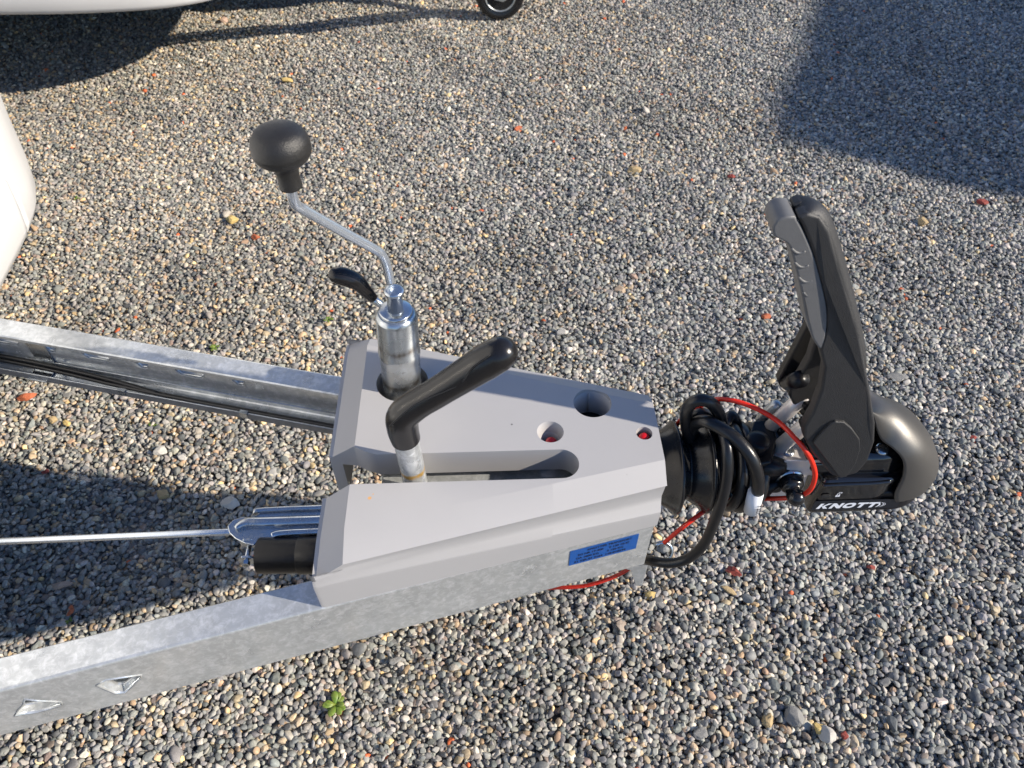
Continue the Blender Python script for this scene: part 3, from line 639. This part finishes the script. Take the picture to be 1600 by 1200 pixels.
# knob
k0 = at(1234, 748, y=yp-.002)
mk('pad_knob', *lathe(smooth_prof([(.0165, 0), (.0172, .006), (.0160, .014), (.0125, .018), (.0118, .022), (.0128, .028), (.011, .036), (.006, .041), (.0004, .042)]), k0, (.05, -1, -.12), 32), M['rubber'], hd)
mk('knob_washer', *lathe([(.0195, -.001), (.0195, .002)], k0, (0, -1, 0), 32), M['zinc'], hd)
mk('cable_guide', *tube(spline([at(1180, 735, y=-.036), at(1200, 728, y=-.036), at(1222, 730, y=-.036)], 4), [.014, .016, .012], 16), M['satin'], hd)
mk('pad_lever', *tube(spline([at(1180, 778, y=-.04), at(1196, 762, y=-.04), at(1212, 756, y=-.04)], 4), [.010, .012, .008], 16, round_end=True), M['satin'], hd)
# name sticker, lock marks
yb = -.0584
def sidept(u_, v_, k=0): return Vector((.2400+u_, yb-k*.0003-.0002, .4250+v_))
mk('name_sticker', *prism([(0, 0), (.128, 0), (.128, .0235), (0, .0235)], 0, 1, lambda p, k: sidept(p[0], p[1], k)), M['label'], hd, False)
LET = {'K': [[(0, 0), (.32, 0), (.32, 1), (0, 1)], [(.32, .40), (.70, 1), (1.12, 1), (.62, .5), (1.10, 0), (.68, 0), (.32, .50)]],
       'N': [[(0, 0), (.30, 0), (.30, 1), (0, 1)], [(.78, 0), (1.08, 0), (1.08, 1), (.78, 1)], [(.30, 1), (.30, .50), (.78, 0), (.78, .50)]],
       'T': [[(0, .70), (1.0, .70), (1.0, 1), (0, 1)], [(.34, 0), (.66, 0), (.66, .70), (.34, .70)]]}
V = []; Fc = []
def addpoly(pl, u0, lw, lh, v0):
    n_ = len(V)
    for a, b_ in pl: V.append(sidept(.006+u0+(a*lw)+b_*lh*.32, v0+b_*lh, 3))
    Fc.append(tuple(range(n_, n_+len(pl))))
lw, lh, v0 = .0155, .0135, .0042; u0 = 0
for ch in 'KNOTT':
    if ch == 'O':
        n_ = len(V); K_ = 24
        for k in range(K_):
            a = 2*pi*k/K_; q1 = (.56+.56*np.sign(cos(a))*abs(cos(a))**.75, .5+.5*np.sign(sin(a))*abs(sin(a))**.8); q2 = (.56+.27*cos(a), .5+.22*sin(a))
            for q_ in (q1, q2): V.append(sidept(.006+u0+q_[0]*lw+q_[1]*lh*.32, v0+q_[1]*lh, 3))
        for k in range(K_): j2 = (k+1) % K_; Fc.append((n_+2*k, n_+2*j2, n_+2*j2+1, n_+2*k+1))
        u0 += lw*1.24
    else:
        for pl in LET[ch]: addpoly(pl, u0, lw, lh, v0)
        u0 += lw*(1.2 if ch != 'T' else 1.06)
for k, (r0, th_) in enumerate(((.0085, .0030), (.0120, .0013), (.0150, .0010))):       # sound-wave arcs after the name
    n_ = len(V); K_ = 10
    for i in range(K_+1):
        a = -.9+1.8*i/K_
        for r_ in (r0, r0+th_):
            V.append(sidept(.006+u0-.0065+cos(a)*r_+.003*(k > 0), v0+lh/2+sin(a)*lh*.55*(1 if r_ == r0 else 1), 3))
    for i in range(K_): Fc.append((n_+2*i, n_+2*i+2, n_+2*i+3, n_+2*i+1))
mk('name_lettering', V, Fc, M['white'], hd, False, recalc=False)
V = []; Fc = []
def rect(u_, v_, a, b_):
    n_ = len(V); V.extend([sidept(u_, v_, 2), sidept(u_+a, v_, 2), sidept(u_+a, v_+b_, 2), sidept(u_, v_+b_, 2)]); Fc.append((n_, n_+1, n_+2, n_+3))
rect(.0255, .0345, .0062, .0016); rect(.0255, .0375, .0062, .0014); rect(.0255, .0361, .0020, .0014); rect(.0297, .0361, .0020, .0014)
rect(.0264, .0392, .0011, .0024); rect(.0299, .0392, .0010, .0024); rect(.0264, .0418, .0045, .0010); rect(.0275, .0450, .0055, .0010); rect(.0318, .0430, .0010, .0018)
mk('lock_symbol', V, Fc, M['white'], hd, False, recalc=False)
mk('key_slot', *prism([(.004, .036), (.008, .0335), (.015, .0345), (.018, .0375), (.014, .041), (.006, .0405)], 0, 1, lambda p, k: sidept(p[0], p[1], k*3)), M['dark'], hd, False)

# ---- small steel parts under the nose of the drawbar
pts = [at(*p, y=-.070) for p in [(986, 884), (1012, 878), (1000, 912), (992, 914)]]
mk('support_tab', *prism([(p.x, p.z) for p in [at(*q, y=-.06) for q in [(968, 884), (1014, 876), (1003, 914), (993, 914), (985, 890)]]], -.062, -.059, lambda p, k: Vector((p[0], k, p[1]))), M['galv'], van, False, bev=.001)
e0 = at(1034, 862, y=-.055); ring = [e0+Vector((cos(a)*.016, sin(a)*.008, sin(a)*.014)) for a in np.linspace(-2.3, 2.3, 24)]
mk('cable_eye', *tube(ring, .0035, 10), M['zinc'], van)

# ------------------------------------------------------------------ cables (loose things lying on the drawbar)
cab = []
cx0 = [.112, .124, .136, .148]
path = []
# tail under the drawbar, up the front and then coiled round the neck
path += [at(960, 868, y=-.02), at(1000, 874, y=-.045), at(1017, 876, y=-.066), at(1045, 880, y=-.080), at(1075, 873, y=-.085), at(1100, 850, y=-.084), at(1116, 815, y=-.080), at(1130, 775, y=-.074), at(1137, 735, y=-.062), at(1136, 700, y=-.045), at(1130, 676, y=-.022), at(1124, 662, y=.002)]
RC = .0600
def hel(x, a, r=RC): return Vector((x, -r*cos(a), .460+r*sin(a)))          # a=0 near side, pi/2 top
for k, a in enumerate(np.arange(pi*.62, 2*pi*3+pi*.95, pi/8)):
    path.append(hel(.112+.0150*(a-pi*.62)/(2*pi)+.002*sin(a*2), a, RC+.0022*sin(a*1.7)))
end = path[-1]
c1 = mk('electric_cable', *tube(spline(path, 3), .0079, 16), M['cable'])
c1.location = (OX, OY, DG); c1.rotation_euler = (0, 0, A2)
tag(c1, 'black electric cable coiled round the neck of the coupling behind the bellows', 'cable', 'cables on the drawbar')
# crossing strand with the loop at the top
loop = [hel(.150, -pi*.22, RC+.018), at(1184, 768, y=-.070), at(1184, 745, y=-.068), at(1174, 715, y=-.058), at(1152, 688, y=-.040), at(1124, 668, y=-.020), at(1100, 658, y=-.006), at(1084, 664, y=.010), at(1080, 678, y=.020)]
loop = loop[1:]
V1 = tube(spline(loop, 6), .0090, 18, round_end=True)
V2 = tube(spline([at(1078, 690, y=.016), at(1072, 660, y=.012), at(1074, 638, y=.010), at(1088, 626, y=.008), at(1106, 627, y=.006), at(1120, 640, y=.006), at(1127, 660, y=.008), at(1130, 690, y=.010)], 6), .0088, 18)
V3 = tube(spline([at(1086, 690, y=.024), at(1082, 664, y=.022), at(1090, 648, y=.022), at(1104, 648, y=.022), at(1116, 662, y=.022), at(1126, 690, y=.022)], 6), .0085, 18)
V4 = tube(spline([at(1134, 690, y=.02), at(1136, 664, y=.035), at(1142, 650, y=.045), at(1150, 660, y=.04), at(1158, 690, y=.03), at(1166, 730, y=.01)], 6), .0085, 18)
mk('cable_loop', *V1, M['cable'], c1); mk('cable_loop', *V2, M['cable'], c1); mk('cable_loop', *V3, M['cable'], c1); mk('cable_loop', *V4, M['cable'], c1)
mk('cable_tag', *tube([at(1181, 769, y=-.0705), at(1174, 797, y=-.0705)], .0112, 14), M['tag'], c1)
t0 = at(1177, 795, y=-.0705); t1 = at(1183, 771, y=-.0705); ux = (t1-t0).normalized(); uy = Vector((-1, -.2, 0)); uy = (uy-ux*uy.dot(ux)).normalized()
nn = ux.cross(uy); nn = nn if nn.y < 0 else -nn
tv, tf = flat_text([('2508 A', .002, -.004, .009)], t0+Vector((0, 0, 0)), ux, uy, nn*.0118, None)
mk('tag_text', tv, tf, M['ink'], c1, False, recalc=False)
# red breakaway cable
rp = [at(1055, 668, y=.045), at(1064, 656, y=.040), at(1080, 645, y=.035), at(1098, 632, y=.030), at(1120, 624, y=.022), at(1150, 627, y=.010), at(1185, 640, y=-.005), at(1215, 658, y=-.022), at(1240, 682, y=-.046), at(1260, 706, y=-.060), at(1271, 728, y=-.066), at(1273, 748, y=-.070), at(1263, 768, y=-.070), at(1240, 777, y=-.064), at(1205, 779, y=-.052), at(1165, 780, y=-.035), at(1130, 783, y=-.032), at(1105, 796, y=-.045), at(1070, 821, y=-.060), at(1038, 848, y=-.062)]
rc = mk('breakaway_cable', *tube(spline(rp, 6), .0035, 10), M['red']); rc.location = (OX, OY, DG); rc.rotation_euler = (0, 0, A2)
tag(rc, 'thin red breakaway cable looping over the black coupling and round the pivot', 'cable', 'cables on the drawbar')
rp2 = [at(1000, 870, y=-.04), at(985, 887, y=-.05), at(955, 903, y=-.052), at(915, 915, y=-.052), at(875, 918, y=-.045), at(838, 917, y=-.03), at(800, 900, y=-.0)]
mk('cable_tail', *tube(spline(rp2, 6), .0035, 10), M['red'], rc)

# ------------------------------------------------------------------ second caravan, upper left
van2 = empty('caravan', (-1.5, 3.6, 0))
tag(van2, 'white caravan standing behind, only its lower edge and shadow showing at the top left', 'caravan', 'caravans parked side by side')
def kid(o, p): 
    o.parent = p; o.matrix_parent_inverse = Matrix.Translation(-Vector(p.location)); return o
pl2 = arc([(-5.5, 4.85), (-3.5, 4.85), (-2.2, 4.85), (-1.5, 4.83), (-.95, 4.6), (-.78, 4.0), (-.78, 3.25), (-.79, 2.95), (-.86, 2.76), (-1.05, 2.60), (-1.35, 2.535), (-1.8, 2.52), (-2.6, 2.51), (-3.8, 2.49), (-5.5, 2.48)])
kid(wall('body_shell', pl2[::1], [(.350, -.016), (.355, -.006), (.368, 0), (.40, 0), (.43, -.006), (.46, -.008), (.9, .02), (1.6, 0), (2.4, -.15)], M['body'], None, world=False), van2)
kid(mk('roof', *prism([(p[0], p[1]) for p in arc([(-5.5, 4.6), (-1.5, 4.6), (-1.2, 4.3), (-1.15, 3.3), (-1.4, 2.8), (-5.5, 2.7)])], 2.35, 2.42, lambda p, k: Vector((p[0], p[1], k))), M['body']), van2)
kid(mk('floor_pan', *prism([(-5.5, 4.8), (-1.2, 4.8), (-.85, 4.0), (-.84, 3.35), (-1.2, 2.68), (-5.5, 2.58)], .38, .42, lambda p, k: Vector((p[0], p[1], k))), M['dark']), van2)
for s_ in (-1, 1):
    p0 = Vector((.50, 3.34+s_*.08, .40)); p1 = Vector((-1.6, 3.34+s_*.62, .40))
    kid(mk('drawbar_beam', *join(tube([p0+Vector((0, 0, .045)), p1+Vector((0, 0, .045))], .010, 4), tube([p0-Vector((0, 0, .045)), p1-Vector((0, 0, .045))], .010, 4), tube([p0, p1], .018, 4)), M['galv'], None, False), van2)
wc = Vector((-.050, 3.345, .102))
tw = mk('wheel_tyre', *lathe(smooth_prof([(.064, -.022), (.085, -.027), (.099, -.018), (.102, 0), (.099, .018), (.085, .027), (.064, .022)]), wc, (.06, -1, 0), 40), M['rubber']); kid(tw, van2)
kid(mk('wheel_rim', *lathe(smooth_prof([(.0645, .017), (.066, .023), (.062, .026), (.058, .022), (.050, .010), (.030, .014), (.016, .018), (.0005, .018)], 3), wc, (.06, -1, 0), 36), M['rim']), van2)
kid(mk('wheel_hub', *join(lathe([(.014, .018), (.014, .034), (.009, .038)], wc, (.06, -1, 0), 6)), M['zinc'], None, False), van2)
kid(mk('wheel_fork', *prism([(-.022, -.012), (.012, -.020), (.10, .03), (.115, .12), (.04, .14), (-.018, .03)], -.036, -.031, lambda p, k: wc+Vector((p[0], k, p[1]))), M['rim'], None, False, bev=.001), van2)
kid(mk('jockey_tube', *tube([wc+Vector((.06, .0, .12)), wc+Vector((.07, 0, .75))], .028, 20), M['zinc']), van2)
kid(mk('drawbar_cover', *prism([(-.5, -.22), (.0, -.12), (.42, -.08), (.42, .08), (.0, .12), (-.5, .22)], .46, .57, lambda p, k: Vector((p[0], p[1]+3.42, k))), M['cover'], bev=.01), van2)
kid(mk('coupling_head', *tube([(.42, 3.42, .47), (.75, 3.42, .47)], [.04, .06, .05], 16), M['satin']), van2)

van2.location = Vector(van2.location)*1.0857; van2.scale = (1.0857,)*3
# ------------------------------------------------------------------ unseen vehicle added outside the frame on the right to throw the shadow at upper right
mh = empty('shadow_caster', (0, 0, 0))
tag(mh, 'unseen tall white vehicle added off to the right to cast the shadow at upper right', 'shadow_caster')
def rbox(name, x0, x1, y0, y1, z0, z1, m, bv): o = mk(name, *box(((x0+x1)/2, (y0+y1)/2, (z0+z1)/2), (x1-x0, y1-y0, z1-z0)), m, mh, bev=bv, seg=4); return o
hb = rbox('body_shell', 0, 2.2, 0, 6.2, .34, 2.88, M['body'], .16)
for y0, y1 in ((.9, 1.7), (2.4, 3.5), (4.3, 5.0)): w_ = rbox('side_window', -.012, .02, y0, y1, 1.35, 1.95, M['glass'], .01); w_.parent = hb
w_ = rbox('front_window', .25, 1.95, -.012, .02, 1.3, 2.05, M['glass'], .01); w_.parent = hb
w_ = rbox('side_door', -.016, .02, 3.65, 4.2, .45, 2.1, M['rim'], .01); w_.parent = hb
rbox('skirt', .05, 2.15, .1, 6.1, .18, .34, M['dark'], .02)
for x in (.13, 2.07):
    for y in (1.1, 4.6):
        wl = mk('wheel', *lathe(smooth_prof([(.19, -.1), (.31, -.1), (.33, -.05), (.33, .05), (.31, .1), (.19, .1)]), (x, y, .33), (1, 0, 0), 32), M['rubber'], mh)
        mk('wheel_disc', *lathe([(.19, -.09), (.19, .09)], (x, y, .33), (1, 0, 0), 24), M['rim'], wl)
mh.location = (5.80, 1.33, 0); mh.rotation_euler = (0, 0, radians(-24))

# ------------------------------------------------------------------ single stones lying on the gravel
def stone_mat(nm, c, c2): return mat(nm, c, .7, 0, .3, 120, col2=c2, bump=.5, bscale=250)
SM = {'brick': stone_mat('orange_brick', (.52, .15, .055), (.38, .09, .04)), 'red': stone_mat('red_brick', (.34, .055, .035), (.22, .04, .03)),
      'tan': stone_mat('tan_stone', (.50, .37, .19), (.40, .29, .15)), 'white': stone_mat('pale_stone', (.60, .57, .50), (.45, .42, .38)),
      'grey': stone_mat('grey_stone', (.30, .29, .27), (.19, .19, .18)), 'pink': stone_mat('pinkish_stone', (.48, .33, .25), (.36, .25, .19)), 'yellow': stone_mat('yellow_stone', (.62, .46, .17), (.50, .35, .13))}
stones = [  # px, py, length px, width ratio, heading deg, kind, name, label
 (40, 620, 37, .42, 25, 'brick', 'brick_fragment', 'long orange brick fragment on the gravel below the far drawbar beam at the left edge'),
 (399, 371, 15, .85, 0, 'brick', 'brick_fragment', 'small bright orange brick chip left of the crank arm'),
 (1196, 495, 17, .8, -30, 'brick', 'brick_fragment', 'orange red brick chip on the gravel left of the upright coupling handle'),
 (811, 203, 16, .7, 10, 'brick', 'brick_fragment', 'orange brick chip on open gravel right of the black crank knob'),
 (1145, 893, 28, .6, -35, 'red', 'brick_fragment', 'triangular red brick piece on the gravel below the coiled cable'),
 (1518, 686, 17, .8, 0, 'red', 'brick_fragment', 'dark red brick chip beside the nose of the coupling'),
 (1144, 276, 15, .55, -10, 'red', 'brick_fragment', 'dull red brick chip above and left of the coupling handle'),
 (1535, 316, 19, .55, -8, 'red', 'brick_fragment', 'reddish brown chip at the edge of the shadow at upper right'),
 (1320, 1148, 18, .6, 70, 'red', 'brick_fragment', 'red brick sliver beside the white stone at the bottom right'),
 (1361, 886, 17, .5, -20, 'red', 'brick_fragment', 'red brown splinter on the gravel below the name sticker'),
 (71, 737, 13, .8, 0, 'red', 'brick_fragment', 'small red chip in the drawbar shadow at left'),
 (111, 948, 10, .9, 0, 'brick', 'brick_fragment', 'tiny orange chip above the near beam, left of the pinkish pebble'),
 (110, 956, 17, .35, 65, 'brick', 'brick_fragment', 'narrow orange splinter close above the near beam'),
 (97, 914, 32, .45, 15, 'pink', 'stone', 'flat pinkish stone between brake rod and near beam'),
 (255, 773, 30, .5, -5, 'tan', 'stone', 'flat tan stone in the drawbar shadow'),
 (361, 787, 35, .6, -15, 'white', 'stone', 'large pale rounded stone beside the brake lever arm'),
 (251, 706, 22, .8, 40, 'white', 'stone', 'cream pebble left of its white twin below the far beam'),
 (285, 714, 20, .75, 0, 'white', 'stone', 'white rounded pebble just right of a cream pebble below the far beam'),
 (82, 656, 15, .8, 0, 'tan', 'stone', 'small tan pebble right of the orange brick fragment'),
 (104, 661, 13, .9, 0, 'yellow', 'stone', 'round yellow pebble right of the orange brick fragment'),
 (362, 343, 22, .75, 20, 'yellow', 'stone', 'yellow flat stone below left of the crank knob'),
 (992, 267, 24, .7, 30, 'tan', 'stone', 'beige stone on the open gravel between knob and coupling handle'),
 (1441, 347, 22, .8, -15, 'tan', 'stone', 'rounded beige stone right of the coupling handle top'),
 (878, 519, 21, .75, 20, 'white', 'stone', 'cream stone above the far edge of the cover'),
 (1030, 455, 18, .6, 0, 'grey', 'stone', 'flat grey stone on the gravel left of the coupling handle'),
 (1402, 590, 36, .45, -12, 'grey', 'stone', 'flat light grey slab of stone right of the coupling handle'),
 (1240, 1120, 42, .6, -60, 'grey', 'stone', 'big mottled grey stone near the bottom right'),
 (1293, 1150, 36, .62, -55, 'white', 'stone', 'big white stone at the bottom right beside a red splinter'),
 (1200, 1125, 28, .6, 60, 'tan', 'stone', 'mossy tan stone left of the big mottled grey stone'),
 (1279, 1138, 20, .8, 0, 'yellow', 'stone', 'round yellowish pebble touching the big white stone'),
 (1095, 1146, 26, .8, 10, 'grey', 'stone', 'squarish grey stone at the bottom centre right'),
 (1137, 921, 30, .35, -35, 'tan', 'stone', 'elongated pointed tan stone below the coiled cable'),
 (1018, 932, 20, .75, 0, 'yellow', 'stone', 'pale yellow pebble right below the support tab of the drawbar'),
 (1137, 1049, 20, .85, 40, 'pink', 'stone', 'angular pinkish brown stone on the lower gravel'),
 (292, 1098, 25, .35, 45, 'white', 'stone', 'pale splintered stone with a brown side under the near beam'),
 (617, 1032, 24, .5, 20, 'grey', 'stone', 'flat grey stone on the gravel below the middle of the beam'),
 (210, 1190, 22, .7, 20, 'white', 'stone', 'cream stone at the bottom edge below the near beam'),
 (990, 432, 16, .7, 0, 'pink', 'stone', 'small pinkish stone on open gravel above the round cover hole'),
 (448, 126, 20, .45, 0, 'yellow', 'stone', 'flat yellow chip above the black crank knob'),
 (1283, 325, 18, .8, 0, 'tan', 'stone', 'tan stone right behind the top of the coupling handle'),
 (1264, 212, 13, .8, 0, 'white', 'stone', 'small white stone in the shadow at upper right'),
 (350, 33, 15, .8, 0, 'pink', 'stone', 'brownish stone at the drawbar shadow of the caravan behind')]
for i, (px_, py_, ln, wr, hd_, kd_, nm, lb) in enumerate(stones):
    c = gp(px_, py_, .006); zd = c.y*cos(TH)+(H-c.z)*sin(TH); L_ = ln*zd/F/2*1.05
    me = pebble_mesh(900+i, 4, .0 if kd_ in ('brick', 'red') else .12, nm)
    o = link(nm, me, SM[kd_], None, True, (c.x, c.y, .0035+L_*wr*.30)); o.scale = (L_, L_*wr*1.15, L_*min(.62, wr*.85)); o.rotation_euler = (random.uniform(-.2, .2), random.uniform(-.15, .15), radians(hd_))
    tag(o, lb, 'brick fragment' if nm == 'brick_fragment' else 'stone', 'brick fragments in the gravel' if nm == 'brick_fragment' else 'larger stones lying on the gravel')
# weeds
weeds = [(512, 500, .016, 6, 'tiny bright green weed in the gravel behind the jockey wheel'), (336, 543, .015, 7, 'small green weed sprouting just beyond the far drawbar beam'),
         (524, 1102, .023, 12, 'green rosette weed on the gravel below the near beam'), (119, 311, .012, 5, 'tiny weed near the white caravan corner'),
         (305, 592, .014, 6, 'small weed seen through a slot of the far beam'), (108, 970, .008, 4, 'tiny sprout close above the near beam'), (240, 663, .012, 6, 'faint olive weed below the far drawbar beam')]
for px_, py_, r_, k_, lb in weeds:
    c = gp(px_, py_, .004); V = []; Fc = []
    for k in range(k_):
        a = 2*pi*k/k_+random.uniform(-.4, .4); L_ = r_*random.uniform(.7, 1.15); up_ = random.uniform(.2, .8); wd = L_*.28
        d = Vector((cos(a), sin(a), 0)); s = Vector((-sin(a), cos(a), 0)); n0 = len(V)
        for t_, w_ in ((0, .15), (.35, .75), (.65, 1), (.88, .7), (1.0, .05)):
            z = up_*L_*(t_-.55*t_*t_)
            V += [d*L_*t_-s*wd*w_+Vector((0, 0, z+wd*.25*w_)), d*L_*t_+Vector((0, 0, z)), d*L_*t_+s*wd*w_+Vector((0, 0, z+wd*.25*w_))]
        for j in range(4):
            for q_ in (0, 1): Fc.append((n0+j*3+q_, n0+j*3+q_+1, n0+(j+1)*3+q_+1, n0+(j+1)*3+q_))
    root = mk('weed', V, Fc, M['leaf'], recalc=False); root.location = (c.x, c.y, .004); s = root.modifiers.new('s', 'SOLIDIFY'); s.thickness = .0006
    tag(root, lb, 'weed', 'weeds growing in the gravel')
